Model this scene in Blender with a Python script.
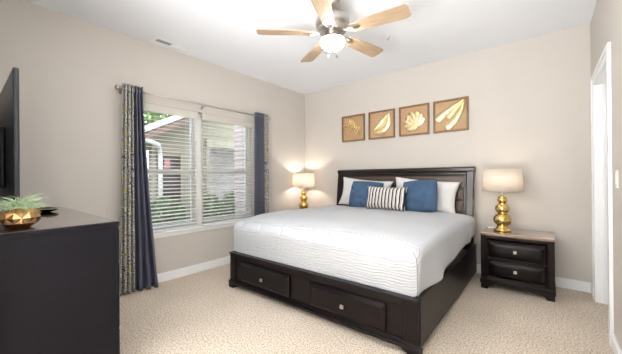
import bpy, bmesh, math, random
from mathutils import Vector, Matrix, noise
from math import sin, cos, pi, radians
random.seed(7)
C = bpy.context.scene.collection
for o in list(bpy.data.objects):
    bpy.data.objects.remove(o)

# ------------------------------------------------------------ camera
F, YAW, PITCH, ROLL, CAMH = 288.551, 0.68522, 0.00165, -0.008344, 1.1977
XL, XR, YB, H = -3.475, 0.354, 4.084, 2.74
fwd = Vector((-sin(YAW)*cos(PITCH), cos(YAW)*cos(PITCH), sin(PITCH)))
rgt = Vector((cos(YAW), sin(YAW), 0)); up = rgt.cross(fwd)
r2 = rgt*cos(ROLL)+up*sin(ROLL); u2 = -rgt*sin(ROLL)+up*cos(ROLL)
cd = bpy.data.cameras.new('camera'); cam = bpy.data.objects.new('camera', cd); C.objects.link(cam)
cd.sensor_width = 36; cd.lens = F/622*36; cd.clip_start = 0.02
m = Matrix((r2, u2, -fwd)).transposed().to_4x4(); m.translation = (0, 0, CAMH)
cam.matrix_world = m
bpy.context.scene.camera = cam

# ------------------------------------------------------------ world, lights, exposure
w = bpy.data.worlds.new('world'); bpy.context.scene.world = w; w.use_nodes = True
nt = w.node_tree; bg = nt.nodes['Background']
tc = nt.nodes.new('ShaderNodeTexCoord'); nz = nt.nodes.new('ShaderNodeTexNoise'); mp = nt.nodes.new('ShaderNodeMapping')
cr = nt.nodes.new('ShaderNodeValToRGB')
mp.inputs['Scale'].default_value = (1, 1, 2.5); nz.inputs['Scale'].default_value = 3.0; nz.inputs['Detail'].default_value = 5
cr.color_ramp.elements[0].position = .4; cr.color_ramp.elements[0].color = (.62, .80, 1, 1)
cr.color_ramp.elements[1].position = .6; cr.color_ramp.elements[1].color = (1, 1, 1, 1)
nt.links.new(tc.outputs['Generated'], mp.inputs['Vector']); nt.links.new(mp.outputs[0], nz.inputs['Vector'])
nt.links.new(nz.outputs['Fac'], cr.inputs['Fac']); nt.links.new(cr.outputs[0], bg.inputs['Color'])
bg.inputs['Strength'].default_value = 3.8
def area(name, loc, target, sx, sy, power, col=(1, 1, 1)):
    l = bpy.data.lights.new(name, 'AREA'); l.shape = 'RECTANGLE'; l.size = sx; l.size_y = sy; l.energy = power; l.color = col
    o = bpy.data.objects.new(name, l); C.objects.link(o); o.location = loc
    o.rotation_euler = (Vector(target)-Vector(loc)).to_track_quat('-Z', 'Y').to_euler(); return o
area('ceiling_bounce_fill', (-0.8, -0.5, 1.2), (-0.85, -0.45, 2.74), 1.6, .9, 30, (.94, .975, 1))  # added fill light behind the camera, bounced off the ceiling
area('hall_bounce_fill', (-0.75, -1.7, 0.35), (-0.75, -1.69, 2.74), 1.8, 1.2, 205, (.94, .975, 1))  # second added fill, low in the unseen hall and facing up
GLOBE_STRENGTH = 54.0
LAMP_POWER = 7.0
vs = bpy.context.scene.view_settings
bpy.context.scene.display_settings.display_device = 'sRGB'
vs.view_transform = 'Standard'; vs.look = 'None'; vs.gamma = 1; vs.use_curve_mapping = False; vs.exposure = 0.45

# ------------------------------------------------------------ materials
def srgb(r, g, b):
    f = lambda c: ((c/255)/12.92 if c/255 <= .04045 else ((c/255+.055)/1.055)**2.4)
    return (f(r), f(g), f(b), 1)
def mat(name, col, rough=.6, metal=0, noise_amt=.06, scale=12, bump=0, bscale=None, coat=0, spec=.5, detail=4, stretch=None, **kw):
    m = bpy.data.materials.new(name); m.use_nodes = True; n = m.node_tree.nodes; L = m.node_tree.links
    b = n['Principled BSDF']; b.inputs['Roughness'].default_value = rough; b.inputs['Metallic'].default_value = metal
    b.inputs['Specular IOR Level'].default_value = spec
    if coat: b.inputs['Coat Weight'].default_value = coat; b.inputs['Coat Roughness'].default_value = .08
    t = n.new('ShaderNodeTexCoord'); mpn = n.new('ShaderNodeMapping'); L.new(t.outputs['Object'], mpn.inputs[0])
    if stretch: mpn.inputs['Scale'].default_value = stretch
    x = n.new('ShaderNodeTexNoise'); x.inputs['Scale'].default_value = scale; x.inputs['Detail'].default_value = detail
    L.new(mpn.outputs[0], x.inputs['Vector'])
    r = n.new('ShaderNodeValToRGB'); r.color_ramp.elements[0].position = .3; r.color_ramp.elements[1].position = .7
    c = Vector(col[:3]); r.color_ramp.elements[0].color = (*(c*(1-noise_amt)), 1); r.color_ramp.elements[1].color = (*(c*(1+noise_amt)), 1)
    L.new(x.outputs['Fac'], r.inputs['Fac']); L.new(r.outputs[0], b.inputs['Base Color'])
    if bump:
        y = n.new('ShaderNodeTexNoise'); y.inputs['Scale'].default_value = bscale or scale; y.inputs['Detail'].default_value = 4
        L.new(mpn.outputs[0], y.inputs['Vector'])
        bu = n.new('ShaderNodeBump'); bu.inputs['Strength'].default_value = bump; bu.inputs['Distance'].default_value = .01
        L.new(y.outputs['Fac'], bu.inputs['Height']); L.new(bu.outputs[0], b.inputs['Normal'])
    return m
M = {}
M['wall'] = mat('wall_paint', srgb(207, 201, 194), .85, noise_amt=.012, scale=2, bump=.05, bscale=120)
M['ceiling'] = mat('ceiling_paint', srgb(240, 243, 248), .9, noise_amt=.01, scale=2, bump=.12, bscale=60)
M['trim'] = mat('white_trim', srgb(244, 245, 246), .4, noise_amt=.01)
M['vinyl'] = mat('window_vinyl', srgb(228, 228, 224), .4, noise_amt=.01)
M['espresso'] = mat('espresso_wood', srgb(23, 14, 14), .34, noise_amt=.35, scale=6, stretch=(1, 1, 6), bump=.03, bscale=40, coat=.05, spec=.2)
M['headboard'] = mat('headboard_espresso', srgb(34, 26, 25), .28, noise_amt=.3, scale=6, stretch=(1, 1, 5), bump=.03, bscale=30, coat=.5, spec=.6)
M['espresso_x'] = mat('espresso_wood_long', srgb(20, 14, 15), .34, noise_amt=.35, scale=6, stretch=(.6, 5, 6), bump=.03, bscale=30, coat=.05, spec=.2)
M['dresser'] = mat('dresser_wood', srgb(20, 19, 24), .5, noise_amt=.12, scale=5, stretch=(1, 1, 5), bump=.03, bscale=50, spec=.15)
M['top_gloss'] = mat('polished_dark_top', srgb(52, 40, 34), .22, noise_amt=.2, scale=6, stretch=(5, 1, 1), coat=1.0, spec=.8)
M['ns_top'] = mat('polished_top_tan_reflection', srgb(128, 98, 72), .25, noise_amt=.15, scale=8, stretch=(1, 6, 1), coat=1.0, spec=.8)  # tan reflection of carpet and wall put into the base colour
M['nickel'] = mat('brushed_nickel', srgb(190, 186, 180), .28, 1, noise_amt=.05, scale=30)
M['gold'] = mat('antique_gold', srgb(232, 200, 126), .2, 1, noise_amt=.25, scale=25, bump=.15, bscale=40)
M['gold_leaf'] = mat('gold_leaf', srgb(240, 224, 178), .4, .85, noise_amt=.15, scale=30, bump=.2, bscale=90)
M['gold_pot'] = mat('copper_gold', srgb(214, 172, 118), .25, 1, noise_amt=.12, scale=30)
M['black'] = mat('black_lacquer', srgb(18, 18, 20), .25, noise_amt=.1)
M['tv'] = mat('tv_plastic', srgb(38, 42, 48), .35, noise_amt=.08)
M['screen'] = mat('tv_screen', srgb(10, 10, 12), .08, noise_amt=.05)
M['white_cloth'] = mat('white_cotton', srgb(222, 221, 221), .9, noise_amt=.02, bump=.25, bscale=14)
M['blue_cloth'] = mat('blue_velvet', srgb(66, 92, 122), .85, noise_amt=.12, scale=9, bump=.3, bscale=14)
M['slate_cloth'] = mat('slate_sateen', srgb(86, 87, 104), .45, noise_amt=.05, scale=9)
M['leather'] = mat('brown_leather', srgb(84, 70, 63), .33, noise_amt=.1, bump=.15, bscale=90)
M['piping'] = mat('grey_piping', srgb(150, 150, 152), .8)
M['seam'] = mat('dark_seam', srgb(28, 24, 24), .6)
M['frame_wood'] = mat('picture_frame_wood', srgb(138, 106, 76), .5, noise_amt=.15, scale=20)
M['frame_back'] = mat('tan_backing', srgb(186, 152, 116), .6, noise_amt=.05, scale=20, bump=.1, bscale=80)
M['blade'] = mat('bleached_oak', srgb(176, 152, 126), .5, noise_amt=.18, scale=5, stretch=(1.2, 14, 10), detail=6)
M['slat'] = mat('blind_slat', srgb(250, 250, 250), .5, noise_amt=.01)
_m = M['slat']; _n = _m.node_tree.nodes; _tr = _n.new('ShaderNodeBsdfTranslucent'); _tr.inputs[0].default_value = (.95, .95, .93, 1); _ms = _n.new('ShaderNodeMixShader'); _ms.inputs[0].default_value = .25
_m.node_tree.links.new(_n['Principled BSDF'].outputs[0], _ms.inputs[1]); _m.node_tree.links.new(_tr.outputs[0], _ms.inputs[2]); _m.node_tree.links.new(_ms.outputs[0], _n['Material Output'].inputs['Surface'])
M['plant'] = mat('sage_leaf', srgb(176, 198, 160), .6, noise_amt=.2, scale=20)
M['siding'] = None
M['fascia'] = mat('brown_fascia', srgb(128, 104, 88), .7)
M['soffit'] = mat('beige_soffit', srgb(160, 152, 132), .7)
M['roof'] = mat('shingles', srgb(190, 184, 176), .9, noise_amt=.2, scale=30)
M['hedge'] = mat('hedge_leaf', srgb(92, 112, 62), .7, noise_amt=.35, scale=14)
M['tree'] = mat('tree_leaf', srgb(124, 148, 84), .7, noise_amt=.4, scale=4)
M['bark'] = mat('bark', srgb(100, 85, 70), .9, noise_amt=.3)
M['ground'] = mat('mulch_ground', srgb(84, 76, 68), .95, noise_amt=.3, scale=20)
M['dark_glass'] = mat('dark_window', srgb(62, 48, 44), .2)
M['red'] = mat('red_sign', srgb(190, 130, 122), .6)
M['plastic'] = mat('white_plastic', srgb(236, 234, 228), .4)
M['valance'] = mat('valance_white', srgb(208, 203, 194), .6, noise_amt=.01)
M['vent_dark'] = mat('vent_shadow', srgb(120, 120, 120), .8)
M['vent_cav'] = mat('duct_dark', srgb(120, 120, 120), .8)

def nodes_of(name):
    m = bpy.data.materials.new(name); m.use_nodes = True
    return m, m.node_tree.nodes, m.node_tree.links, m.node_tree.nodes['Principled BSDF']
# carpet: speckled loops
m, n, L, b = nodes_of('carpet'); b.inputs['Roughness'].default_value = 1; b.inputs['Specular IOR Level'].default_value = .1
t = n.new('ShaderNodeTexCoord')
a = n.new('ShaderNodeTexNoise'); a.inputs['Scale'].default_value = 85; a.inputs['Detail'].default_value = 5; a.inputs['Roughness'].default_value = .7
c2 = n.new('ShaderNodeTexNoise'); c2.inputs['Scale'].default_value = 1.6; c2.inputs['Detail'].default_value = 3
r = n.new('ShaderNodeValToRGB'); e = r.color_ramp.elements
e[0].position = .36; e[0].color = srgb(160, 140, 121); e[1].position = .60; e[1].color = srgb(250, 240, 228)
x = e.new(.49); x.color = srgb(228, 211, 190)
mx = n.new('ShaderNodeMix'); mx.data_type = 'RGBA'; mx.blend_type = 'MULTIPLY'; mx.inputs[0].default_value = .5
r2n = n.new('ShaderNodeValToRGB'); r2n.color_ramp.elements[0].position = .35; r2n.color_ramp.elements[0].color = (.84, .83, .82, 1)
r2n.color_ramp.elements[1].position = .6; r2n.color_ramp.elements[1].color = (1, 1, 1, 1)
bu = n.new('ShaderNodeBump'); bu.inputs['Strength'].default_value = .9; bu.inputs['Distance'].default_value = .012
for q in (a, c2): L.new(t.outputs['Object'], q.inputs['Vector'])
L.new(a.outputs['Fac'], r.inputs['Fac']); L.new(c2.outputs['Fac'], r2n.inputs['Fac'])
L.new(r.outputs[0], mx.inputs[6]); L.new(r2n.outputs[0], mx.inputs[7]); L.new(mx.outputs[2], b.inputs['Base Color'])
L.new(a.outputs['Fac'], bu.inputs['Height']); L.new(bu.outputs[0], b.inputs['Normal']); M['carpet'] = m
# comforter: fine puckered ribs running across the bed
m, n, L, b = nodes_of('ribbed_comforter'); b.inputs['Roughness'].default_value = .9; b.inputs['Base Color'].default_value = srgb(196, 198, 202)
b.inputs['Sheen Weight'].default_value = .1
t = n.new('ShaderNodeTexCoord'); s = n.new('ShaderNodeSeparateXYZ'); L.new(t.outputs['Object'], s.inputs[0])
ma = n.new('ShaderNodeMath'); ma.operation = 'SUBTRACT'; L.new(s.outputs['Y'], ma.inputs[0]); L.new(s.outputs['Z'], ma.inputs[1])
nn = n.new('ShaderNodeTexNoise'); nn.inputs['Scale'].default_value = 7; nn.inputs['Detail'].default_value = 3; L.new(t.outputs['Object'], nn.inputs['Vector'])
m2 = n.new('ShaderNodeMath'); m2.operation = 'MULTIPLY_ADD'; L.new(nn.outputs['Fac'], m2.inputs[0]); m2.inputs[1].default_value = .045; L.new(ma.outputs[0], m2.inputs[2])
m3 = n.new('ShaderNodeMath'); m3.operation = 'MULTIPLY'; L.new(m2.outputs[0], m3.inputs[0]); m3.inputs[1].default_value = 2*pi/.021
m4 = n.new('ShaderNodeMath'); m4.operation = 'SINE'; L.new(m3.outputs[0], m4.inputs[0])
n2 = n.new('ShaderNodeTexNoise'); n2.inputs['Scale'].default_value = 5; L.new(t.outputs['Object'], n2.inputs['Vector'])
m5 = n.new('ShaderNodeMath'); m5.operation = 'MULTIPLY'; L.new(m4.outputs[0], m5.inputs[0]); L.new(n2.outputs['Fac'], m5.inputs[1])
bu = n.new('ShaderNodeBump'); bu.inputs['Strength'].default_value = .9; bu.inputs['Distance'].default_value = .0055
L.new(m5.outputs[0], bu.inputs['Height']); L.new(bu.outputs[0], b.inputs['Normal']); M['comforter'] = m
# striped pillow
m, n, L, b = nodes_of('striped_linen'); b.inputs['Roughness'].default_value = .9
t = n.new('ShaderNodeTexCoord'); s = n.new('ShaderNodeSeparateXYZ'); L.new(t.outputs['Object'], s.inputs[0])
m3 = n.new('ShaderNodeMath'); m3.operation = 'MULTIPLY'; L.new(s.outputs['X'], m3.inputs[0]); m3.inputs[1].default_value = 1/.046
m4 = n.new('ShaderNodeMath'); m4.operation = 'FRACT'; L.new(m3.outputs[0], m4.inputs[0])
r = n.new('ShaderNodeValToRGB'); r.color_ramp.interpolation = 'CONSTANT'; e = r.color_ramp.elements
e[0].position = 0; e[0].color = srgb(225, 220, 212); e[1].position = .30; e[1].color = srgb(40, 42, 56)
x = e.new(.68); x.color = srgb(225, 220, 212); x = e.new(.82); x.color = srgb(70, 70, 84); x = e.new(.9); x.color = srgb(225, 220, 212)
L.new(m4.outputs[0], r.inputs['Fac']); L.new(r.outputs[0], b.inputs['Base Color']); M['stripe'] = m
# patterned curtain: swirling grey and yellow damask
m, n, L, b = nodes_of('swirl_print'); b.inputs['Roughness'].default_value = .85
t = n.new('ShaderNodeTexCoord'); nn = n.new('ShaderNodeTexNoise'); nn.inputs['Scale'].default_value = 8; nn.inputs['Detail'].default_value = 1; L.new(t.outputs['UV'], nn.inputs['Vector'])
wv = n.new('ShaderNodeMath'); wv.operation = 'MULTIPLY'; wv.inputs[1].default_value = 16; L.new(nn.outputs['Fac'], wv.inputs[0])
fr = n.new('ShaderNodeMath'); fr.operation = 'FRACT'; L.new(wv.outputs[0], fr.inputs[0])
r = n.new('ShaderNodeValToRGB'); r.color_ramp.interpolation = 'CONSTANT'; e = r.color_ramp.elements
e[0].position = 0; e[0].color = srgb(206, 202, 192); e[1].position = .4; e[1].color = srgb(96, 98, 104)
x = e.new(.62); x.color = srgb(178, 176, 168); x = e.new(.8); x.color = srgb(70, 72, 82)
n3 = n.new('ShaderNodeTexNoise'); n3.inputs['Scale'].default_value = 13; n3.inputs['Detail'].default_value = 2; L.new(t.outputs['UV'], n3.inputs['Vector'])
r3 = n.new('ShaderNodeValToRGB'); r3.color_ramp.interpolation = 'CONSTANT'; r3.color_ramp.elements[0].color = (0, 0, 0, 1); r3.color_ramp.elements[1].position = .60; r3.color_ramp.elements[1].color = (1, 1, 1, 1)
mx = n.new('ShaderNodeMix'); mx.data_type = 'RGBA'; L.new(fr.outputs[0], r.inputs['Fac']); L.new(n3.outputs['Fac'], r3.inputs['Fac'])
L.new(r3.outputs[0], mx.inputs[0]); L.new(r.outputs[0], mx.inputs[6]); mx.inputs[7].default_value = srgb(182, 170, 118)
L.new(mx.outputs[2], b.inputs['Base Color']); M['print'] = m
# lamp shade
m, n, L, b = nodes_of('linen_shade'); out = n['Material Output']
d = n.new('ShaderNodeBsdfDiffuse'); d.inputs['Color'].default_value = srgb(236, 228, 218); tr = n.new('ShaderNodeBsdfTranslucent'); tr.inputs['Color'].default_value = srgb(244, 236, 226)
wv = n.new('ShaderNodeTexNoise'); wv.inputs['Scale'].default_value = 60
bu = n.new('ShaderNodeBump'); bu.inputs['Strength'].default_value = .1; L.new(wv.outputs['Fac'], bu.inputs['Height']); L.new(bu.outputs[0], d.inputs['Normal'])
ms = n.new('ShaderNodeMixShader'); ms.inputs[0].default_value = .45; L.new(d.outputs[0], ms.inputs[1]); L.new(tr.outputs[0], ms.inputs[2]); L.new(ms.outputs[0], out.inputs['Surface']); M['shade'] = m
# lit glass bowl / bulbs
def emis(name, col, s):
    m, n, L, b = nodes_of(name); b.inputs['Emission Color'].default_value = col; b.inputs['Emission Strength'].default_value = s
    b.inputs['Base Color'].default_value = (.9, .9, .88, 1); return m
M['globe'] = emis('lit_frosted_glass', (1, .95, .88, 1), GLOBE_STRENGTH)
M['bulb'] = emis('lit_bulb', (1, .85, .65, 1), 8)
# window glass
m, n, L, b = nodes_of('window_glass'); out = n['Material Output']
tp = n.new('ShaderNodeBsdfTransparent'); tp.inputs[0].default_value = (.96, .97, .96, 1); gl = n.new('ShaderNodeBsdfGlossy'); gl.inputs['Roughness'].default_value = .02
fz = n.new('ShaderNodeFresnel'); fz.inputs[0].default_value = 1.45; ms = n.new('ShaderNodeMixShader')
L.new(fz.outputs[0], ms.inputs[0]); L.new(tp.outputs[0], ms.inputs[1]); L.new(gl.outputs[0], ms.inputs[2]); L.new(ms.outputs[0], out.inputs['Surface']); M['glass'] = m
# lap siding, brick, stone
def banded(name, base, line, period, axis='Z', frac=.12):
    m, n, L, b = nodes_of(name); b.inputs['Roughness'].default_value = .7
    t = n.new('ShaderNodeTexCoord'); s = n.new('ShaderNodeSeparateXYZ'); L.new(t.outputs['Object'], s.inputs[0])
    a = n.new('ShaderNodeMath'); a.operation = 'MULTIPLY'; a.inputs[1].default_value = 1/period; L.new(s.outputs[axis], a.inputs[0])
    f = n.new('ShaderNodeMath'); f.operation = 'FRACT'; L.new(a.outputs[0], f.inputs[0])
    r = n.new('ShaderNodeValToRGB'); r.color_ramp.interpolation = 'CONSTANT'; r.color_ramp.elements[0].color = line; r.color_ramp.elements[1].position = frac; r.color_ramp.elements[1].color = base
    L.new(f.outputs[0], r.inputs['Fac']); L.new(r.outputs[0], b.inputs['Base Color'])
    bu = n.new('ShaderNodeBump'); bu.inputs['Strength'].default_value = .6; bu.inputs['Distance'].default_value = .02; L.new(f.outputs[0], bu.inputs['Height']); L.new(bu.outputs[0], b.inputs['Normal'])
    return m
M['siding'] = banded('lap_siding', srgb(152, 144, 124), srgb(112, 104, 86), .12)
def brickmat(name, c1, c2, mortar, sc, bw=.5, rh=.25):
    m, n, L, b = nodes_of(name); b.inputs['Roughness'].default_value = .9
    t = n.new('ShaderNodeTexCoord'); mp = n.new('ShaderNodeMapping'); mp.inputs['Rotation'].default_value = (pi/2, 0, pi/2)
    s = n.new('ShaderNodeSeparateXYZ'); cb = n.new('ShaderNodeCombineXYZ'); L.new(t.outputs['Object'], s.inputs[0]); L.new(s.outputs['Y'], cb.inputs['X']); L.new(s.outputs['Z'], cb.inputs['Y'])
    k = n.new('ShaderNodeTexBrick'); k.inputs['Scale'].default_value = sc; k.inputs['Color1'].default_value = c1; k.inputs['Color2'].default_value = c2; k.inputs['Mortar'].default_value = mortar
    k.inputs['Brick Width'].default_value = bw; k.inputs['Row Height'].default_value = rh; k.inputs['Mortar Size'].default_value = .03
    L.new(cb.outputs[0], k.inputs['Vector']); L.new(k.outputs['Color'], b.inputs['Base Color']); return m
M['brick'] = brickmat('red_brick', srgb(168, 148, 144), srgb(152, 128, 125), srgb(182, 174, 170), 5.0)
M['stone'] = brickmat('grey_brick', srgb(176, 166, 160), srgb(126, 116, 112), srgb(196, 190, 184), 3.2)

# ------------------------------------------------------------ mesh helpers
def box(bm, x0, x1, y0, y1, z0, z1):
    if x0 > x1: x0, x1 = x1, x0
    if y0 > y1: y0, y1 = y1, y0
    if z0 > z1: z0, z1 = z1, z0
    v = [bm.verts.new(c) for c in ((x0,y0,z0),(x1,y0,z0),(x1,y1,z0),(x0,y1,z0),(x0,y0,z1),(x1,y0,z1),(x1,y1,z1),(x0,y1,z1))]
    for f in ((0,3,2,1),(4,5,6,7),(0,1,5,4),(1,2,6,5),(2,3,7,6),(3,0,4,7)): bm.faces.new([v[i] for i in f])
    return v
def lathe(bm, prof, seg=32, c=(0, 0, 0), cap=True):
    rings = []
    for r, z in prof:
        if r < 1e-5: rings.append([bm.verts.new((c[0], c[1], c[2]+z))])
        else: rings.append([bm.verts.new((c[0]+r*cos(2*pi*k/seg), c[1]+r*sin(2*pi*k/seg), c[2]+z)) for k in range(seg)])
    for a, b in zip(rings, rings[1:]):
        for k in range(seg):
            k2 = (k+1) % seg
            if len(a) == 1 and len(b) == 1: continue
            if len(a) == 1: bm.faces.new((a[0], b[k2], b[k]))
            elif len(b) == 1: bm.faces.new((a[k], a[k2], b[0]))
            else: bm.faces.new((a[k], a[k2], b[k2], b[k]))
    if cap:
        if len(rings[0]) > 1: bm.faces.new(rings[0][::-1])
        if len(rings[-1]) > 1: bm.faces.new(rings[-1])
def tube(bm, pts, r, seg=10, r_end=None):
    pts = [Vector(p) for p in pts]; prev = None; rings = []
    for i, p in enumerate(pts):
        d = (pts[min(i+1, len(pts)-1)]-pts[max(i-1, 0)]).normalized()
        a = d.orthogonal().normalized() if prev is None else (prev-d*prev.dot(d)).normalized()
        prev = a; bb = d.cross(a); rr = r if r_end is None else r+(r_end-r)*i/(len(pts)-1)
        rings.append([bm.verts.new(p+(a*cos(2*pi*k/seg)+bb*sin(2*pi*k/seg))*rr) for k in range(seg)])
    for A, B in zip(rings, rings[1:]):
        for k in range(seg): bm.faces.new((A[k], A[(k+1) % seg], B[(k+1) % seg], B[k]))
    bm.faces.new(rings[0][::-1]); bm.faces.new(rings[-1])
def prism(bm, poly, axis, a0, a1):
    """poly: 2-D outline; axis: extrusion axis ('x' -> poly is (y,z); 'y' -> (x,z); 'z' -> (x,y))"""
    def P(u, v, a): return {'x': (a, u, v), 'y': (u, a, v), 'z': (u, v, a)}[axis]
    A = [bm.verts.new(P(u, v, a0)) for u, v in poly]; B = [bm.verts.new(P(u, v, a1)) for u, v in poly]
    bm.faces.new(A[::-1]); bm.faces.new(B)
    for i in range(len(poly)): bm.faces.new((A[i], A[(i+1) % len(poly)], B[(i+1) % len(poly)], B[i]))
def obj(name, bm, mt, parent=None, smooth=False, bevel=0, bseg=2, subsurf=0):
    bmesh.ops.recalc_face_normals(bm, faces=bm.faces)
    me = bpy.data.meshes.new(name); bm.to_mesh(me); bm.free()
    o = bpy.data.objects.new(name, me); C.objects.link(o); me.materials.append(M[mt] if isinstance(mt, str) else mt)
    if smooth: me.polygons.foreach_set('use_smooth', [True]*len(me.polygons))
    if bevel:
        md = o.modifiers.new('bevel', 'BEVEL'); md.width = bevel; md.segments = bseg; md.limit_method = 'ANGLE'; md.angle_limit = radians(40)
    if subsurf:
        md = o.modifiers.new('sub', 'SUBSURF'); md.levels = subsurf; md.render_levels = subsurf
    if parent: o.parent = parent
    return o
def boxes(name, lst, mt, parent=None, **kw):
    bm = bmesh.new()
    for b in lst: box(bm, *b)
    return obj(name, bm, mt, parent, **kw)
def tag(o, label, cat, group=None):
    o['label'] = label; o['category'] = cat
    if group: o['group'] = group
    return o
def thing(name, label, cat, loc=(0, 0, 0), rotz=0, group=None):
    o = bpy.data.objects.new(name, None); C.objects.link(o); o.location = loc; o.rotation_euler = (0, 0, rotz); o.empty_display_size = .1
    return tag(o, label, cat, group)
def struct(name, lst, mt, parent=None, **kw):
    o = boxes(name, lst, mt, parent, **kw); 
    if parent is None: o['kind'] = 'structure'
    return o
def copy_tree(o, parent=None):
    c = o.copy(); C.objects.link(c); c.parent = parent
    for ch in list(o.children): copy_tree(ch, c)
    return c

# ------------------------------------------------------------ the room
YF = .05; YN = -2.5; T = .18
struct('floor', [(XL-T, XR+1.6, YN, YB+.15, -.12, 0)], 'carpet')
struct('ceiling', [(XL-T, XR+1.6, YN, YB+.15, H, H+.12)], 'ceiling')
WY0, WY1, WZ0, WZ1 = 1.12, 2.87, .56, 2.055
struct('wall_left', [(XL-T, XL, YF-.12, WY0, 0, H), (XL-T, XL, WY1, YB+.15, 0, H), (XL-T, XL, WY0, WY1, 0, WZ0), (XL-T, XL, WY0, WY1, WZ1, H)], 'wall')
struct('wall_back', [(XL, XR+.116, YB, YB+.15, 0, H)], 'wall')
DY0, DY1, DZ = 3.02, 3.80, 2.045
struct('wall_right', [(XR, XR+.116, YN, DY0-.02, 0, H), (XR, XR+.116, DY1+.02, YB, 0, H), (XR, XR+.116, DY0-.02, DY1+.02, DZ+.02, H)], 'wall')
struct('wall_front', [(XL, -1.9, YF-.12, YF, 0, H)], 'wall')
struct('wall_hall_end', [(-2.02, XR+.116, YN-.12, YN, 0, H)], 'wall')
struct('wall_hall', [(-2.02, -1.9, YN, YF-.12, 0, H)], 'wall')
def base(name, x0, x1, y0, y1, nx, ny):
    # stepped profile, nx,ny = outward normal
    lst = []
    for d, z0, z1 in ((.015, 0, .085), (.010, .085, .103)):
        if nx: lst.append((x0, x0+nx*d, y0, y1, z0, z1))
        else: lst.append((x0, x1, y0, y0+ny*d, z0, z1))
    return struct(name, lst, 'trim', bevel=.003)
base('baseboard_left', XL, XL, YF, YB, 1, 0)
base('baseboard_back', XL+.015, XR-.015, YB, YB, 0, -1)
base('baseboard_right', XR, XR, YN, DY0-.13, -1, 0)
base('baseboard_corner', XR, XR, DY1+.09, YB-.015, -1, 0)
base('baseboard_front', XL+.015, -1.9, YF, YF, 0, 1)
# doorway in the right wall: jamb, casing, closed door
struct('trim_1', [(XR-.012, XR, DY1, DY1+.085, 0, DZ+.085), (XR-.012, XR, DY0-.13, DY0, 0, DZ+.085), (XR-.012, XR, DY0, DY1, DZ, DZ+.085),
                  (XR-.02, XR-.012, DY1+.055, DY1+.085, 0, DZ+.085), (XR-.02, XR-.012, DY0-.13, DY0-.09, 0, DZ+.085), (XR-.02, XR-.012, DY0-.09, DY1+.055, DZ+.055, DZ+.085)], 'trim', bevel=.003)
struct('trim_2', [(XR, XR+.116, DY1, DY1+.02, 0, DZ+.02), (XR, XR+.116, DY0-.02, DY0, 0, DZ+.02), (XR, XR+.116, DY0, DY1, DZ, DZ+.02),
                  (XR+.05, XR+.062, DY1-.012, DY1, 0, DZ), (XR+.05, XR+.062, DY0, DY0+.012, 0, DZ)], 'trim', bevel=.002)
d1 = struct('door_1', [(XR+.075, XR+.11, DY0+.004, DY1-.004, .008, DZ-.004)] +
       [(XR+.068, XR+.075, y0, y1, z0, z1) for y0, y1 in ((DY0+.1, DY0+.35), (DY0+.43, DY1-.1)) for z0, z1 in ((.2, .85), (1.0, 1.85))], 'trim', bevel=.004)
bm = bmesh.new(); lathe(bm, [(.0, 0), (.028, 0), (.03, .006), (.012, .012), (.011, .03), (.026, .042), (.028, .055), (.018, .066), (0, .068)], 20)
kn = obj('door_knob', bm, 'nickel', d1, smooth=True); kn.rotation_euler = (0, -pi/2, 0); kn.location = (XR+.075, DY0+.07, .98); kn.scale = (.9,)*3

# ------------------------------------------------------------ window
fx = -3.585
win = struct('window_1', [(fx-.03, fx+.03, WY0, WY0+.05, WZ0, WZ1), (fx-.03, fx+.03, WY1-.05, WY1, WZ0, WZ1), (fx-.03, fx+.03, WY0+.05, WY1-.05, WZ0, WZ0+.05),
    (fx-.03, fx+.03, WY0+.05, WY1-.05, WZ1-.05, WZ1), (fx-.03, fx+.04, 1.945, 2.045, WZ0+.05, WZ1-.05)], 'vinyl', bevel=.003)
for y0, y1 in ((WY0+.05, 1.945), (2.045, WY1-.05)):
    boxes('window_sash', [(fx-.02, fx+.02, y0, y0+.03, WZ0+.05, WZ1-.05), (fx-.02, fx+.02, y1-.03, y1, WZ0+.05, WZ1-.05), (fx-.02, fx+.035, y0+.03, y1-.03, 1.265, 1.315),
        (fx-.02, fx+.02, y0+.03, y1-.03, WZ0+.05, WZ0+.085)], 'vinyl', win, bevel=.002)
    for z0, z1 in ((WZ0+.085, 1.265), (1.315, WZ1-.05)):
        boxes('window_pane', [(fx-.003, fx+.003, y0+.03, y1-.03, z0, z1)], 'glass', win)
struct('trim_3', [(fx+.03, XL, WY0, WY1, WZ0, WZ0+.018), (XL, XL+.035, WY0-.03, WY1+.03, WZ0, WZ0+.018), (XL, XL+.014, WY0-.01, WY1+.01, WZ0-.045, WZ0)], 'trim', bevel=.003)

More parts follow.
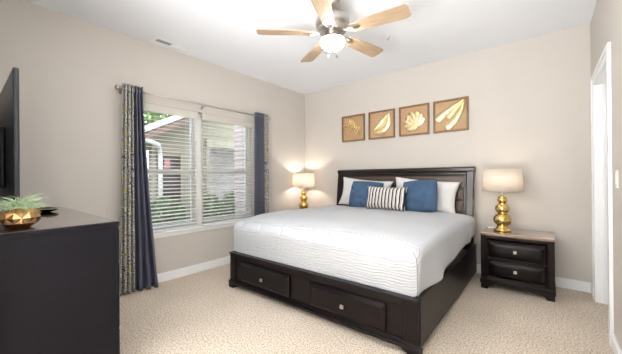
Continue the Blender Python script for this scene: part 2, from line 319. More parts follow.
def blind(name, label, y0, y1):
    t = thing(name, label, 'window blind', (-3.515, (y0+y1)/2, WZ0+.02), 0, None)
    x, yc, zc = t.location; ly0, ly1 = y0-yc, y1-yc
    boxes('headrail', [(-.02, .03, ly0, ly1, 1.42, 1.472)], 'slat', t, bevel=.002)
    boxes('valance', [(.031, .037, ly0-.01, ly1+.01, 1.385, 1.473)], 'valance', t, bevel=.002)
    bm = bmesh.new(); z = .05; tl = radians(-12)
    while z < 1.40:
        vs = []
        for k in range(5):
            u = -.024+.012*k; zz = z+u*math.tan(tl)+.0025*(1-(u/.024)**2)
            vs.append([bm.verts.new((u, ly, zz+o)) for ly in (ly0, ly1) for o in (0, .0028)])
        for a, b in zip(vs, vs[1:]):
            bm.faces.new((a[0], a[2], b[2], b[0])); bm.faces.new((a[1], b[1], b[3], a[3])); bm.faces.new((a[0], b[0], b[1], a[1])); bm.faces.new((a[2], a[3], b[3], b[2]))
        bm.faces.new((vs[0][0], vs[0][1], vs[0][3], vs[0][2])); bm.faces.new((vs[-1][0], vs[-1][2], vs[-1][3], vs[-1][1]))
        z += .0445
    s = obj('slats', bm, 'slat', t); s['kind'] = 'stuff'
    boxes('bottom_rail', [(-.026, .026, ly0, ly1, .0, .022)], 'slat', t, bevel=.003)
    bm = bmesh.new()
    for f in (.15, .85):
        y = ly0+(ly1-ly0)*f
        for xx in (-.0265, .0265): tube(bm, [(xx, y, .01), (xx, y, 1.43)], .0012, 5)
    obj('ladder_cord', bm, 'slat', t)
    return t
blind('window_blind', 'white slatted blind in the left half of the window, on the dresser side', 1.135, 1.955)
blind('window_blind', 'white slatted blind in the right half of the window, on the side nearer the bed', 2.035, 2.855)

# ------------------------------------------------------------ curtain rod and curtains
RX, RZ = -3.385, 2.135
rod = thing('curtain_rod', 'slim silver curtain rod with ball ends mounted above the window', 'curtain rod', (XL, 2.07, RZ))
bm = bmesh.new(); tube(bm, [(RX-XL, -1.0, 0), (RX-XL, 1.0, 0)], .009, 12); obj('pole', bm, 'nickel', rod, smooth=True)
for s in (-1, 1):
    bm = bmesh.new(); lathe(bm, [(0, 0), (.013, 0), (.013, .008), (.008, .014), (.02, .022), (.027, .038), (.02, .054), (0, .06)], 16)
    f = obj('finial', bm, 'nickel', rod, smooth=True); f.location = (RX-XL, s*1.0, 0); f.rotation_euler = (-s*pi/2, 0, 0)
for y in (-.985, -.06, .985):
    bm = bmesh.new(); box(bm, 0, .006, y-.012, y+.012, -.035, .035); tube(bm, [(.004, y, -.01), (RX-XL, y, -.014)], .005, 8)
    tube(bm, [(RX-XL-.012, y, .0), (RX-XL-.01, y, -.012), (RX-XL, y, -.016), (RX-XL+.012, y, -.008), (RX-XL+.014, y, .004)], .005, 8)
    obj('bracket', bm, 'nickel', rod, smooth=True)
def curtain(name, label, mt, top, bot, folds, amp, flare=0, phase=0, xoff=0, group=None):
    t = thing(name, label, 'curtain', (RX, (top[0]+top[1])/2, 0), 0, group)
    yc = t.location.y; bm = bmesh.new(); nu, nv = folds*16, 46; g = []
    Z0, Z1 = .012, 2.185
    for j in range(nv+1):
        v = j/nv; z = Z0+(Z1-Z0)*v; row = []
        k = 1-v
        for i in range(nu+1):
            u = i/nu; y0 = top[0]+(bot[0]-top[0])*k**1.3; y1 = top[1]+(bot[1]-top[1])*k**1.3
            ph = 2*pi*folds*u+phase
            x = amp*(1+.25*k)*cos(ph)+xoff+flare*k**2*u + .006*noise.noise(Vector((u*5, z*2.5, phase)))
            y = y0+(y1-y0)*(u+.03*sin(2*ph)) - yc + .008*k*noise.noise(Vector((u*7+3, z*1.7, phase)))
            x = max(x, -.078)
            row.append(bm.verts.new((x, y, z)))
        g.append(row)
    for a, b in zip(g, g[1:]):
        for i in range(nu): bm.faces.new((a[i], a[i+1], b[i+1], b[i]))
    uvl = bm.loops.layers.uv.new('cloth'); bm.verts.index_update()
    for f in bm.faces:
        for lp in f.loops:
            k_ = lp.vert.index; lp[uvl].uv = ((k_ % (nu+1))/nu*folds*.05, (k_//(nu+1))/nv*2.17)
    o = obj('panel', bm, mt, t, smooth=True); md = o.modifiers.new('thick', 'SOLIDIFY'); md.thickness = .002
    n = folds*2
    for q in range(n):
        u = (q+.5)/n; bm = bmesh.new(); R = .021
        pts = [(R*cos(a*2*pi/20), 0, R*sin(a*2*pi/20)) for a in range(21)]
        tube(bm, pts, .0035, 6); gm = obj('grommet', bm, 'nickel', t, smooth=True); gm.location = (0, top[0]+(top[1]-top[0])*u-yc, RZ)
    return t
curtain('curtain', 'grey and yellow swirl-print curtain panel at the left end, next to the dresser', 'print', (1.07, 1.172), (1.035, 1.165), 3, .024, .02)
curtain('curtain', 'dark slate curtain panel on the left side of the window, flaring out over the carpet', 'slate_cloth', (1.178, 1.262), (1.165, 1.385), 3, .032, .05, phase=1.0)
curtain('curtain', 'dark slate curtain panel on the right side of the window, near the corner lamp', 'slate_cloth', (2.83, 2.975), (2.80, 2.97), 3, .034, .0, phase=.5)
curtain('curtain', 'narrow grey swirl-print curtain panel at the right end of the rod, by the corner', 'print', (2.99, 3.07), (2.98, 3.08), 2, .024, .0)

# ------------------------------------------------------------ bed
BX0, BX1, FY = -2.72, -.66, 1.90
bed = thing('bed', 'king-size espresso wood storage bed with leather panelled headboard and two footboard drawers', 'bed', ((BX0+BX1)/2, 2.95, 0))
bx, by, bz = bed.location
def B(x0, x1, y0, y1, z0, z1): return (x0-bx, x1-bx, y0-by, y1-by, z0, z1)
# footboard: recessed field framed by stiles, cap moulding, base moulding
boxes('footboard', [B(BX0, BX1, FY+.012, FY+.05, .07, .368), B(BX0, BX0+.1, FY, FY+.05, .06, .37), B(BX1-.1, BX1, FY, FY+.05, .06, .37),
    B(BX0+.1, BX1-.1, FY, FY+.05, .325, .37), B(BX0+.1, BX1-.1, FY, FY+.05, .06, .10)], 'espresso_x', bed, bevel=.006)
boxes('cap_rail', [B(BX0-.008, BX1+.008, FY-.008, FY+.056, .366, .382)], 'espresso_x', bed, bevel=.005)
boxes('base_moulding', [B(BX0-.012, BX1+.012, FY-.014, FY+.02, .045, .075), B(BX0-.006, BX1+.006, FY-.007, FY+.02, .075, .088)], 'espresso_x', bed, bevel=.006)
for x0, x1 in ((BX0+.07, BX0+.075), (BX1-.075, BX1-.07)):
    boxes('bead_trim', [B(x0, x1, FY-.004, FY+.001, .1, .33)], 'espresso_x', bed, bevel=.002)
for x0, x1 in ((-2.515, -1.815), (-1.575, -.885)):
    bm = bmesh.new(); z0, z1 = .105, .305; cx = (x0+x1)/2
    y_out, y_in = FY-.016, FY+.008
    v0 = [bm.verts.new((x-bx, FY+.012-by, z)) for x, z in ((x0, z0), (x1, z0), (x1, z1), (x0, z1))]
    v1 = [bm.verts.new((x-bx, FY-.004-by, z)) for x, z in ((x0, z0), (x1, z0), (x1, z1), (x0, z1))]
    k = .028
    v2 = [bm.verts.new((x-bx, y_out-.004-by, z)) for x, z in ((x0+k, z0+k), (x1-k, z0+k), (x1-k, z1-k), (x0+k, z1-k))]
    for A, Bq in ((v0, v1), (v1, v2)):
        for i in range(4): bm.faces.new((A[i], A[(i+1) % 4], Bq[(i+1) % 4], Bq[i]))
    bm.faces.new(v2); bm.faces.new(v0[::-1])
    dr = obj('drawer', bm, 'espresso_x', bed, bevel=.002)
    bm = bmesh.new(); kx = cx-bx; kz = .2
    tube(bm, [(kx, y_out-.002-by, kz), (kx, y_out-.014-by, kz)], .006, 10); box(bm, kx-.015, kx+.015, y_out-.027-by, y_out-.014-by, kz-.015, kz+.015)
    obj('knob', bm, 'nickel', dr, bevel=.003)
for s in (0, 1):
    xo = BX0 if s == 0 else BX1-.035
    boxes('side_rail', [B(xo, xo+.035, FY+.05, 3.93, .05, .385)], 'espresso_x', bed, bevel=.004)
for x0, sx in ((BX0-.012, 1), (BX1+.012, -1)):
    bm = bmesh.new()
    prism(bm, [((x0+sx*a)-bx, z) for a, z in ((0.004, 0), (.075, 0), (.085, .02), (.11, .03), (.14, .05), (0, .05))][::sx], 'y', FY-.012-by, FY+.06-by)
    obj('leg', bm, 'espresso_x', bed, bevel=.004)
for x0 in (BX0+.01, BX1-.07):
    pass
# headboard: sleigh curve in section
def hy(z):  # front surface y as a function of height
    return 3.925 + .085*max(0, (z-.45)/.86)**1.6
HX0, HX1 = -2.675, -.688
def curved(bm, x0, x1, z0, z1, yoff, th, n=14):
    prev = None
    for i in range(n+1):
        z = z0+(z1-z0)*i/n; y = hy(z)+yoff
        r = [bm.verts.new((x-bx, yy-by, z)) for x, yy in ((x0, y), (x1, y), (x1, y+th), (x0, y+th))]
        if prev:
            for k in range(4): bm.faces.new((prev[k], prev[(k+1) % 4], r[(k+1) % 4], r[k]))
        else: bm.faces.new(r[::-1])
        prev = r
    bm.faces.new(prev)
for x0, x1 in ((HX0, HX0+.085), (HX1-.085, HX1)):
    bm = bmesh.new(); curved(bm, x0, x1, 0, 1.285, -.02, .055); obj('headboard_post', bm, 'headboard', bed, bevel=.01, bseg=3)
for x0, x1 in ((HX0+.085, HX0+.11), (HX1-.11, HX1-.085)):
    bm = bmesh.new(); curved(bm, x0, x1, .4, 1.215, -.004, .03); obj('inner_moulding', bm, 'headboard', bed, bevel=.006)
bm = bmesh.new(); curved(bm, HX0+.085, HX1-.085, .3, 1.26, .014, .025); obj('headboard_back', bm, 'headboard', bed)
bm = bmesh.new()
prism(bm, [(hy(1.3)+dy-by, z) for dy, z in ((-.035, 1.262), (-.02, 1.25), (.05, 1.25), (.06, 1.27), (.06, 1.3), (.045, 1.315), (-.02, 1.315), (-.038, 1.3))], 'x', HX0-.006-bx, HX1+.006-bx)
obj('top_rail', bm, 'headboard', bed, bevel=.006)
bm = bmesh.new(); box(bm, HX0+.085-bx, HX1-.085-bx, hy(1.23)-.018-by, hy(1.23)+.03-by, 1.215, 1.25); obj('top_moulding', bm, 'headboard', bed, bevel=.008)
# leather panels: one long top panel with narrow side columns in rows
xa, xb = HX0+.11, HX1-.11
zs = [(.40, .555), (.565, .72), (.73, .885), (.895, 1.05), (1.06, 1.214)]
for zi, (z0, z1) in enumerate(zs):
    cols = [(xa, xb)] if zi == 4 else [(xa, xa+.44), (xa+.445, (xa+xb)/2-.0025), ((xa+xb)/2+.0025, xb-.445), (xb-.44, xb)]
    for c0, c1 in cols:
        bm = bmesh.new(); n = 6; g = []
        for i in range(n+1):
            row = []
            for j in range(n*2+1):
                u = i/n; v = j/(n*2); z = z0+(z1-z0)*u; xx = c0+(c1-c0)*v
                e = min(1, min(u, 1-u)*(z1-z0)/.018)*min(1, min(v, 1-v)*(c1-c0)/.018)
                row.append(bm.verts.new((xx-bx, hy(z)+.012-.016*e**.5-by, z)))
            g.append(row)
        for a, b in zip(g, g[1:]):
            for j in range(n*2): bm.faces.new((a[j], a[j+1], b[j+1], b[j]))
        o = obj('leather_panel', bm, 'leather', bed, smooth=True)

# mattress and comforter
bm = bmesh.new(); box(bm, -.94, .94, 2.03-by, 3.86-by, .34, .655); mt_ = obj('mattress', bm, 'white_cloth', None, bevel=.06, bseg=4); mt_.location = (bx, by, 0)
tag(mt_, 'thick white mattress lying on the bed under the ribbed comforter', 'mattress')
CX0, CX1, CY0, CY1 = -2.775, -.655, 1.963, 3.88
def comforter():
    bm = bmesh.new(); Mp = 0; rc = .06
    per = []  # perimeter points (x,y,nx,ny)
    def edge(p, q, n, nrm):
        for k in range(n):
            f = k/n; per.append((p[0]+(q[0]-p[0])*f, p[1]+(q[1]-p[1])*f, nrm[0], nrm[1]))
    def corner(cx, cy, a0):
        for k in range(8):
            a = a0+(pi/2)*k/8; per.append((cx+rc*cos(a), cy+rc*sin(a), cos(a), sin(a)))
    edge((CX0+rc, CY0), (CX1-rc, CY0), 120, (0, -1)); corner(CX1-rc, CY0+rc, -pi/2)
    edge((CX1, CY0+rc), (CX1, CY1-rc), 110, (1, 0)); corner(CX1-rc, CY1-rc, 0)
    edge((CX1-rc, CY1), (CX0+rc, CY1), 90, (0, 1)); corner(CX0+rc, CY1-rc, pi/2)
    edge((CX0, CY1-rc), (CX0, CY0+rc), 110, (-1, 0)); corner(CX0+rc, CY0+rc, pi)
    cx, cy = (CX0+CX1)/2, (CY0+CY1)/2; ZT = .745; R = .055
    def hem(x, y, nx, ny):
        if ny < -.5: return .30
        if ny > .5: return .55
        # sides: fall outside the rails, lower towards the foot
        K = ((1.9, .355), (2.0, .385), (2.2, .39), (2.5, .40), (2.9, .465), (3.2, .48), (3.6, .49), (4.2, .49)); h = .49
        for (ya_, za_), (yb_, zb_) in zip(K, K[1:]):
            if ya_ <= y <= yb_: h = za_+(zb_-za_)*(y-ya_)/(yb_-ya_)
        return h+.010*noise.noise(Vector((y*5, nx, 0)))
    rings = []
    steps = [('t', k/26) for k in range(1, 27)]+[('r', k/8) for k in range(1, 9)]+[('s', k/16) for k in range(1, 17)]
    for kind, f in steps:
        ring = []
        for (x, y, nx, ny) in per:
            hz = hem(x, y, nx, ny)
            ex, ey = x-nx*R, y-ny*R
            if kind == 't':
                g = f; px, py = cx+(ex-cx)*g, cy+(ey-cy)*g; z = ZT
            elif kind == 'r':
                a = f*pi/2; px, py = ex+nx*R*sin(a), ey+ny*R*sin(a); z = ZT-R*(1-cos(a))
            else:
                px, py = x, y; z0 = ZT-R; z = z0+(hz-z0)*f
                fl = .012*sin(f*pi)
                px += nx*fl*.5; py += ny*fl*.3
                if abs(nx) > .5:
                    px += nx*(.010*sin(y*11+1)*f+.012*noise.noise(Vector((y*4, z*3, 7))))*(1 if ny > -.3 else .3)
                if ny < -.5: py += .006*noise.noise(Vector((x*4, z*5, 1)))
            # loft: puffy top, gentle waves
            wave = .016*noise.noise(Vector((px*1.7, py*1.7, 3)))+.009*noise.noise(Vector((px*5, py*4, 9)))
            wgt = 1 if kind == 't' else (1-f if kind == 'r' else 0)
            puff = .03*(1-min(1, abs(px-cx)/1.05)**3)*(1-min(1, abs(py-cy)/1.0)**4)
            z += (wave+puff)*wgt
            dfoot = max(0, py-CY0); drop = .075*math.exp(-dfoot/.13)*(1 if kind != 's' else 1-f); z -= drop
            dside = CX1-px; z -= .02*math.exp(-max(0, dside)/.1)*(1 if kind != 's' else 1-f)
            dm = 0
            for q_ in range(7):
                dm += math.exp(-((px-(CX0+.17+q_*.295))/.022)**2-((py-(CY0+.03))/.022)**2)
            z -= .018*dm*(1 if kind != 's' else 0); py += .012*dm*(1 if kind != 's' else 0)
            if px > cx: px -= .022*max(0, 1-(py-CY0)/.4)*(px-cx)/1.05
            ring.append(bm.verts.new((px-bx, py-by, z)))
        rings.append(ring)
    n = len(per)
    c = bm.verts.new((cx-bx, cy-by, ZT+.03))
    for k in range(n): bm.faces.new((c, rings[0][k], rings[0][(k+1) % n]))
    for a, b in zip(rings, rings[1:]):
        for k in range(n): bm.faces.new((a[k], b[k], b[(k+1) % n], a[(k+1) % n]))
    return bm
cf = obj('comforter', comforter(), 'comforter', None, smooth=True); cf.location = (bx, by, 0)
md = cf.modifiers.new('thick', 'SOLIDIFY'); md.thickness = .012; md.offset = -1
tag(cf, 'pale white comforter with fine ripple texture spread over the whole bed', 'comforter')

bm = bmesh.new(); rr = .064; ccx, ccy = CX1-.06-.022, CY0+.06
tube(bm, [(ccx+.015-bx, ccy-.03-by, .672), (ccx+rr*.6-bx, ccy-rr*.6-by, .64)]+[(ccx+rr*.73-bx+.004*sin((.635-z)/.33*pi), ccy-rr*.73-by, z) for z in (.60, .55, .5, .45, .4, .36)], .004, 8)
obj('piping', bm, 'piping', cf, smooth=True)
# pillows
def pillow(name, label, mt, w, h, th, loc, tilt, rz=0, roll=0, group=None, seed=0, pinch=.06, sq=0, lump=1):
    bm = bmesh.new(); N = 26; top = []; 
    def P(u, v, s):
        a = abs(u); b = abs(v)
        x = u*w/2*(1-pinch*(1-a)*0-pinch*(b**2)*(1-b**6)*0)
        edge = (1-a**3.2)*(1-b**3.2)
        d = th/2*max(0, edge)**.5
        # sides pull in between the corners
        x = u*w/2*(1-pinch*(1-b**2)*a**2+.0); z = v*h/2*(1-pinch*(1-a**2)*b**2)
        x *= math.sqrt(1-sq*v*v/2); z *= math.sqrt(1-sq*u*u/2)
        wr = lump*.010*noise.noise(Vector((u*2.5+seed, v*2.5, s*3)))+.005*noise.noise(Vector((u*7+seed, v*7, s*3)))
        return Vector((x, s*(d+wr*min(1, edge*3)), z))
    g = {}
    for s in (-1, 1):
        for i in range(N+1):
            for j in range(N+1):
                if s == 1 and (i in (0, N) or j in (0, N)): g[s, i, j] = g[-1, i, j]; continue
                g[s, i, j] = bm.verts.new(P(-1+2*i/N, -1+2*j/N, s))
        for i in range(N):
            for j in range(N):
                bm.faces.new((g[s, i, j], g[s, i+1, j], g[s, i+1, j+1], g[s, i, j+1]))
    o = obj(name, bm, mt, None, smooth=True); o.location = loc; o.rotation_euler = (-tilt, roll, rz)
    tag(o, label, 'pillow', group); return o
PZ = .765
pillow('sleeping_pillow', 'white sleeping pillow at the window end of the headboard, behind the left blue pillow', 'white_cloth', .84, .44, .13, (-2.11, 3.835, PZ+.19), radians(12), 0, radians(5), seed=1, pinch=.1)
pillow('sleeping_pillow', 'white sleeping pillow at the nightstand end of the headboard, behind the right blue pillow', 'white_cloth', .84, .43, .13, (-1.245, 3.835, PZ+.19), radians(12), 0, radians(5), seed=2, pinch=.1)
pillow('throw_pillow', 'square dusty blue pillow on the window side, partly behind the striped pillow', 'blue_cloth', .52, .42, .14, (-2.0, 3.675, PZ+.175), radians(17), radians(3), radians(3), seed=3, pinch=.03, sq=.35, lump=2)
pillow('throw_pillow', 'square dusty blue pillow to the right of the striped pillow, nearer the tall nightstand lamp', 'blue_cloth', .47, .44, .15, (-1.245, 3.665, PZ+.185), radians(17), radians(-4), radians(-5), seed=4, pinch=.03, sq=.35, lump=2)
pillow('lumbar_pillow', 'small black and white striped pillow standing in front between the blue ones', 'stripe', .56, .31, .14, (-1.625, 3.52, PZ+.155), radians(14), 0, radians(1), seed=5, pinch=.09)

# ------------------------------------------------------------ nightstands
def nightstand(label):
    W, D, HH = .612, .46, .592
    t = thing('nightstand', label, 'nightstand')
    hw = W/2
    boxes('carcass', [(-hw, -hw+.022, 0.0, D, .055, HH-.025), (hw-.022, hw, 0, D, .055, HH-.025), (-hw+.022, hw-.022, D-.012, D, .055, HH-.025),
        (-hw+.022, hw-.022, 0, D-.012, .055, .075), (-hw+.022, -hw+.05, 0, .022, .075, HH-.025), (hw-.05, hw-.022, 0, .022, .075, HH-.025),
        (-hw+.05, hw-.05, 0, .022, HH-.055, HH-.025), (-hw+.05, hw-.05, 0, .022, .075, .11), (-hw+.05, hw-.05, 0, .022, .318, .334)], 'espresso', t, bevel=.003)
    boxes('top', [(-hw-.004, hw+.004, -.006, D, HH-.025, HH)], 'ns_top', t, bevel=.004)
    # mitred inner moulding around the drawers
    bm = bmesh.new(); a = .05; b = .07
    A = [(-hw+a, .11), (hw-a, .11), (hw-a, HH-.055), (-hw+a, HH-.055)]; k = .022
    Bp = [(-hw+a+k, .11+k), (hw-a-k, .11+k), (hw-a-k, HH-.055-k), (-hw+a+k, HH-.055-k)]
    va = [bm.verts.new((x, -.004, z)) for x, z in A]; vb = [bm.verts.new((x, .014, z)) for x, z in Bp]; vc = [bm.verts.new((x, .016, z)) for x, z in A]
    for i in range(4):
        j = (i+1) % 4; bm.faces.new((va[i], va[j], vb[j], vb[i])); bm.faces.new((va[i], vc[i], vc[j], va[j])); bm.faces.new((vb[i], vb[j], vc[j], vc[i]))
    obj('frame_moulding', bm, 'espresso', t)
    boxes('plinth', [(-hw-.006, hw+.006, -.012, .012, .055, .10), (-hw-.006, -hw, .012, D, .055, .10), (hw, hw+.006, .012, D, .055, .10)], 'espresso', t, bevel=.005)
    for z0, z1 in ((.135, .318), (.334, .515)):
        # bowed pillow-shaped front: lens outline raised above a flat
        bm = bmesh.new(); x0, x1 = -hw+.075, hw-.075; n = 20; m_ = 8; g = []
        for i in range(n+1):
            row = []; u = -1+2*i/n
            for j in range(m_+1):
                v = -1+2*j/m_; bow = .018*(1-u*u); zc = (z0+z1)/2; hz = (z1-z0)/2-.022+bow
                x = u*(x1-x0)/2; z = zc+v*hz; d = .006+.026*(1-abs(v)**4)*(1-abs(u)**8)
                row.append(bm.verts.new((x, .012-d, z)))
            g.append(row)
        back = [bm.verts.new((x, .03, z)) for x, z in ((x0, z0), (x1, z0), (x1, z1), (x0, z1))]
        for p, q in zip(g, g[1:]):
            for j in range(m_): bm.faces.new((p[j], q[j], q[j+1], p[j+1]))
        box(bm, x0-.004, x1+.004, .012, .03, z0+.004, z1-.004)
        dr = obj('drawer', bm, 'espresso_x', t, smooth=False, bevel=0)
        bm = bmesh.new(); zc = (z0+z1)/2
        tube(bm, [(0, -.02, zc), (0, -.03, zc)], .006, 10); box(bm, -.014, .014, -.044, -.03, zc-.014, zc+.014); obj('knob', bm, 'nickel', dr, bevel=.003)
    for s in (-1, 1):
        for y0 in (0, D-.06):
            bm = bmesh.new(); prism(bm, [(s*a, z) for a, z in ((hw, 0), (hw-.06, 0), (hw-.075, .025), (hw-.11, .04), (hw-.13, .056), (hw, .056))][::s], 'y', y0-(.008 if y0 == 0 else 0), y0+.05)
            obj('foot', bm, 'espresso', t, bevel=.003)
    return t
n1 = nightstand('dark espresso two-drawer nightstand with curved drawer fronts to the right of the bed'); n1.location = (-.253, 3.565, 0)
n2 = copy_tree(n1); n2.location = (-3.095, 3.565, 0); n2['label'] = 'dark nightstand behind the far left side of the bed, under the corner lamp'

# ------------------------------------------------------------ table lamps
def table_lamp(label, loc, power, z=.594):
    t = thing('table_lamp', label, 'lamp', (loc[0], loc[1], z))
    def sph(r, zc, h):  # flattened sphere profile
        return [(r*cos(a), zc+h*sin(a)) for a in [radians(d) for d in range(-64, 65, 8)]]
    bm = bmesh.new(); lathe(bm, [(0, 0), (.082, 0), (.086, .006), (.084, .016), (.07, .026), (.058, .04), (.052, .052), (.05, .062)], 36); obj('base', bm, 'gold', t, smooth=True)
    for r, zc, h in ((.088, .122, .076), (.070, .243, .060), (.048, .336, .040)):
        bm = bmesh.new(); lathe(bm, [(0, zc-h*.9)]+sph(r, zc, h)+[(0, zc+h*.9)], 36, cap=False); obj('ball', bm, 'gold', t, smooth=True)
    for zc in (.056, .190, .299, .372):
        bm = bmesh.new(); lathe(bm, [(.0, zc-.008), (.040, zc-.008), (.040, zc+.004), (0, zc+.004)], 24, cap=False); obj('neck_ring', bm, 'gold', t)
    bm = bmesh.new(); tube(bm, [(0, 0, .37), (0, 0, .55)], .006, 8); tube(bm, [(0, 0, .37), (0, 0, .44)], .014, 12)
    for a in range(3): tube(bm, [(0, 0, .655), (.178*cos(a*2.094), .178*sin(a*2.094), .672)], .002, 5)
    tube(bm, [(0, 0, .55), (0, 0, .675)], .003, 6)
    obj('harp', bm, 'nickel', t, smooth=True)
    bm = bmesh.new(); S = 48
    prof = [(.195, .435), (.180, .680), (.178, .680), (.193, .435)]; rings = [[bm.verts.new((r*cos(2*pi*k/S), r*sin(2*pi*k/S), zz)) for k in range(S)] for r, zz in prof]
    for i in range(4):
        A, Bq = rings[i], rings[(i+1) % 4]
        for k in range(S): bm.faces.new((A[k], A[(k+1) % S], Bq[(k+1) % S], Bq[k]))
    obj('lamp_shade', bm, 'shade', t, smooth=True)
    bm = bmesh.new(); bmesh.ops.create_uvsphere(bm, u_segments=16, v_segments=10, radius=.03); bmesh.ops.translate(bm, verts=bm.verts, vec=(0, 0, .50)); 
    bo = obj('light_bulb', bm, 'bulb', t, smooth=True)
    l = bpy.data.lights.new('bulb_light', 'POINT'); l.energy = power; l.color = (1, .89, .77); l.shadow_soft_size = .035
    lo = bpy.data.objects.new('bulb_light', l); C.objects.link(lo); lo.parent = t; lo.location = (0, 0, .56)
    return t
table_lamp('tall gold stacked-ball table lamp with cream shade standing on the right nightstand', (-.383, 3.80), LAMP_POWER*.22)
table_lamp('glowing gold ball table lamp in the far corner between the window and the headboard', (-3.265, 3.79), LAMP_POWER)
bm = bmesh.new(); box(bm, -.05, .05, -.035, .035, 0, .012); pc = obj('phone_charger', bm, 'plastic', None, bevel=.004); pc.location = (-.49, 3.93, .5935); pc.rotation_euler = (0, 0, .3)
tag(pc, 'small flat white pad lying behind the gold lamp on the right nightstand', 'charging pad')

# ------------------------------------------------------------ wall art
def blade_relief(bm, pts, wf, h, n=24, base=-.0):
    """arched blade along a curve in the picture plane: pts -> (x,z); rises towards -y"""
    P = [Vector((a, 0, b)) for a, b in pts]
    def bez(t):
        A, Bq, Cq = P; return A*(1-t)**2+Bq*2*t*(1-t)+Cq*t*t
    prev = None
    for i in range(n+1):
        t = i/n; c = bez(t); d = (bez(min(1, t+.01))-bez(max(0, t-.01))).normalized(); nrm = Vector((-d.z, 0, d.x)); w = max(.0008, wf(t))
        row = []
        for k in range(7):
            s = -1+k/3; row.append(bm.verts.new(c+nrm*w*s+Vector((0, -(h*(1-s*s)+.002+(.004 if k == 3 else 0)), 0))))
        row.append(bm.verts.new(c+nrm*w)); row.append(bm.verts.new(c-nrm*w))
        if prev:
            for k in range(9): bm.faces.new((prev[k], prev[(k+1) % 9], row[(k+1) % 9], row[k]))
        else: bm.faces.new(row[::-1])
        prev = row
    bm.faces.new(prev)
def leaf_frond():
    bm = bmesh.new(); A = Vector((-.13, .10)); Bq = Vector((.15, -.14))
    blade_relief(bm, [tuple(A), (.02, .02), tuple(Bq)], lambda t: .006, .012)
    for k in range(7):
        t = .06+k*.115; c = A*(1-t)**2+Vector((.02, .02))*2*t*(1-t)+Bq*t*t; L_ = .115*(sin(pi*(t*.75+.22))**.6)
        for s in (-1, 1):
            ang = math.atan2(-.24, .28)+s*radians(118); e = c+Vector((cos(ang), sin(ang)))*L_; mdp = (c+e)/2+Vector((.014, -.012))
            blade_relief(bm, [tuple(c), tuple(mdp), tuple(e)], lambda q: .0125*sin(pi*min(1, q*.9+.08))**.6, .022, 8)
    return bm
def leaf_curve():
    bm = bmesh.new(); blade_relief(bm, [(-.13, -.11), (.13, -.13), (.12, .16)], lambda t: .056*sin(pi*t**.8)**.75+.004, .018, 30)
    blade_relief(bm, [(-.13, -.09), (-.03, .02), (.10, .14)], lambda t: .042*sin(pi*t)**.8, .014, 24)
    blade_relief(bm, [(-.14, -.11), (.06, -.07), (.12, .16)], lambda t: .005, .024, 24); return bm
def leaf_round():
    bm = bmesh.new(); O = Vector((.06, -.09))
    for k, a in enumerate([52, 72, 92, 112, 132, 152, 172, 192]):
        L_ = (.15, .19, .225, .245, .25, .235, .205, .16)[k]; r = radians(a+2); e = O+Vector((cos(r), sin(r)))*L_*.92
        blade_relief(bm, [tuple(O), tuple((O+e)/2), tuple(e)], lambda q: .046*sin(pi*min(1, q**.9*.8+.06))**.6, .014+.006*(k % 2), 16)
    for k, (x, z) in enumerate(((-.06, -.06), (-.02, -.10), (.03, -.12), (-.09, 0), (.0, -.03))):
        blade_relief(bm, [(x+.03, z+.04), (x+.01, z+.01), (x-.015, z-.025)], lambda q: .028*sin(pi*min(1, q*.9+.05))**.6, .024, 10)
    return bm
def leaf_fork():
    bm = bmesh.new()
    for a, b, c_, w_ in (((-.172, -.05), (-.05, .06), (.165, .182), .058), ((-.055, -.165), (.12, -.06), (.172, .18), .056)):
        blade_relief(bm, [a, b, c_], lambda t: w_*(min(1, t/.05+.3)**.5)*((1-t)**.55)*(1+.05*sin(t*60))+.002, .02, 44)
    blade_relief(bm, [(-.03, -.03), (.05, .05), (.168, .18)], lambda t: .03*(1-t)**.6+.001, .010, 20)
    return bm
art = [(-2.431, 'fern frond', leaf_frond, 'square tan shadow-box picture with a gold fern frond, first from the window'),
       (-1.937, 'curved', leaf_curve, 'square tan shadow-box picture with a single smooth curved gold leaf'),
       (-1.447, 'round', leaf_round, 'square tan shadow-box picture with a rounded, scalloped gold leaf'),
       (-.969, 'forked', leaf_fork, 'square tan shadow-box picture with a long forked gold leaf, nearest the nightstand lamp')]
for cx, _, fn, lb in art:
    t = thing('wall_picture', lb, 'picture', (cx, YB, 1.992)); s = .211
    boxes('backing', [(-s+.012, s-.012, -.012, -.002, -s+.012, s-.012)], 'frame_back', t)
    boxes('picture_frame', [(-s, s, -.034, -.002, s-.022, s), (-s, s, -.034, -.002, -s, -s+.022), (-s, -s+.022, -.034, -.002, -s+.022, s-.022), (s-.022, s, -.034, -.002, -s+.022, s-.022)], 'frame_wood', t, bevel=.002)
    lf = obj('leaf_relief', fn(), 'gold_leaf', t, smooth=True); lf.location = (0, -.013, 0)
    
# ------------------------------------------------------------ ceiling fan
FX, FYc = -1.452, 2.092
fan = thing('ceiling_fan', 'brushed nickel ceiling fan with five pale wood blades and a lit bowl', 'ceiling fan', (FX, FYc, H))
bm = bmesh.new(); lathe(bm, [(0, 0), (.07, 0), (.07, -.012), (.062, -.03), (.04, -.055), (.02, -.062), (0, -.062)], 32, cap=False); obj('canopy', bm, 'nickel', fan, smooth=True)
bm = bmesh.new(); tube(bm, [(0, 0, -.055), (0, 0, -.11)], .013, 14); lathe(bm, [(0, -.09), (.024, -.09), (.03, -.1), (.03, -.115), (0, -.115)], 24, cap=False); obj('downrod', bm, 'nickel', fan, smooth=True)
bm = bmesh.new(); lathe(bm, [(0, -.108), (.055, -.108), (.105, -.118), (.138, -.14), (.148, -.165), (.148, -.2), (.138, -.222), (.12, -.232), (.128, -.24), (.118, -.262), (.07, -.272), (0, -.272)], 40, cap=False)
obj('motor_housing', bm, 'nickel', fan, smooth=True)
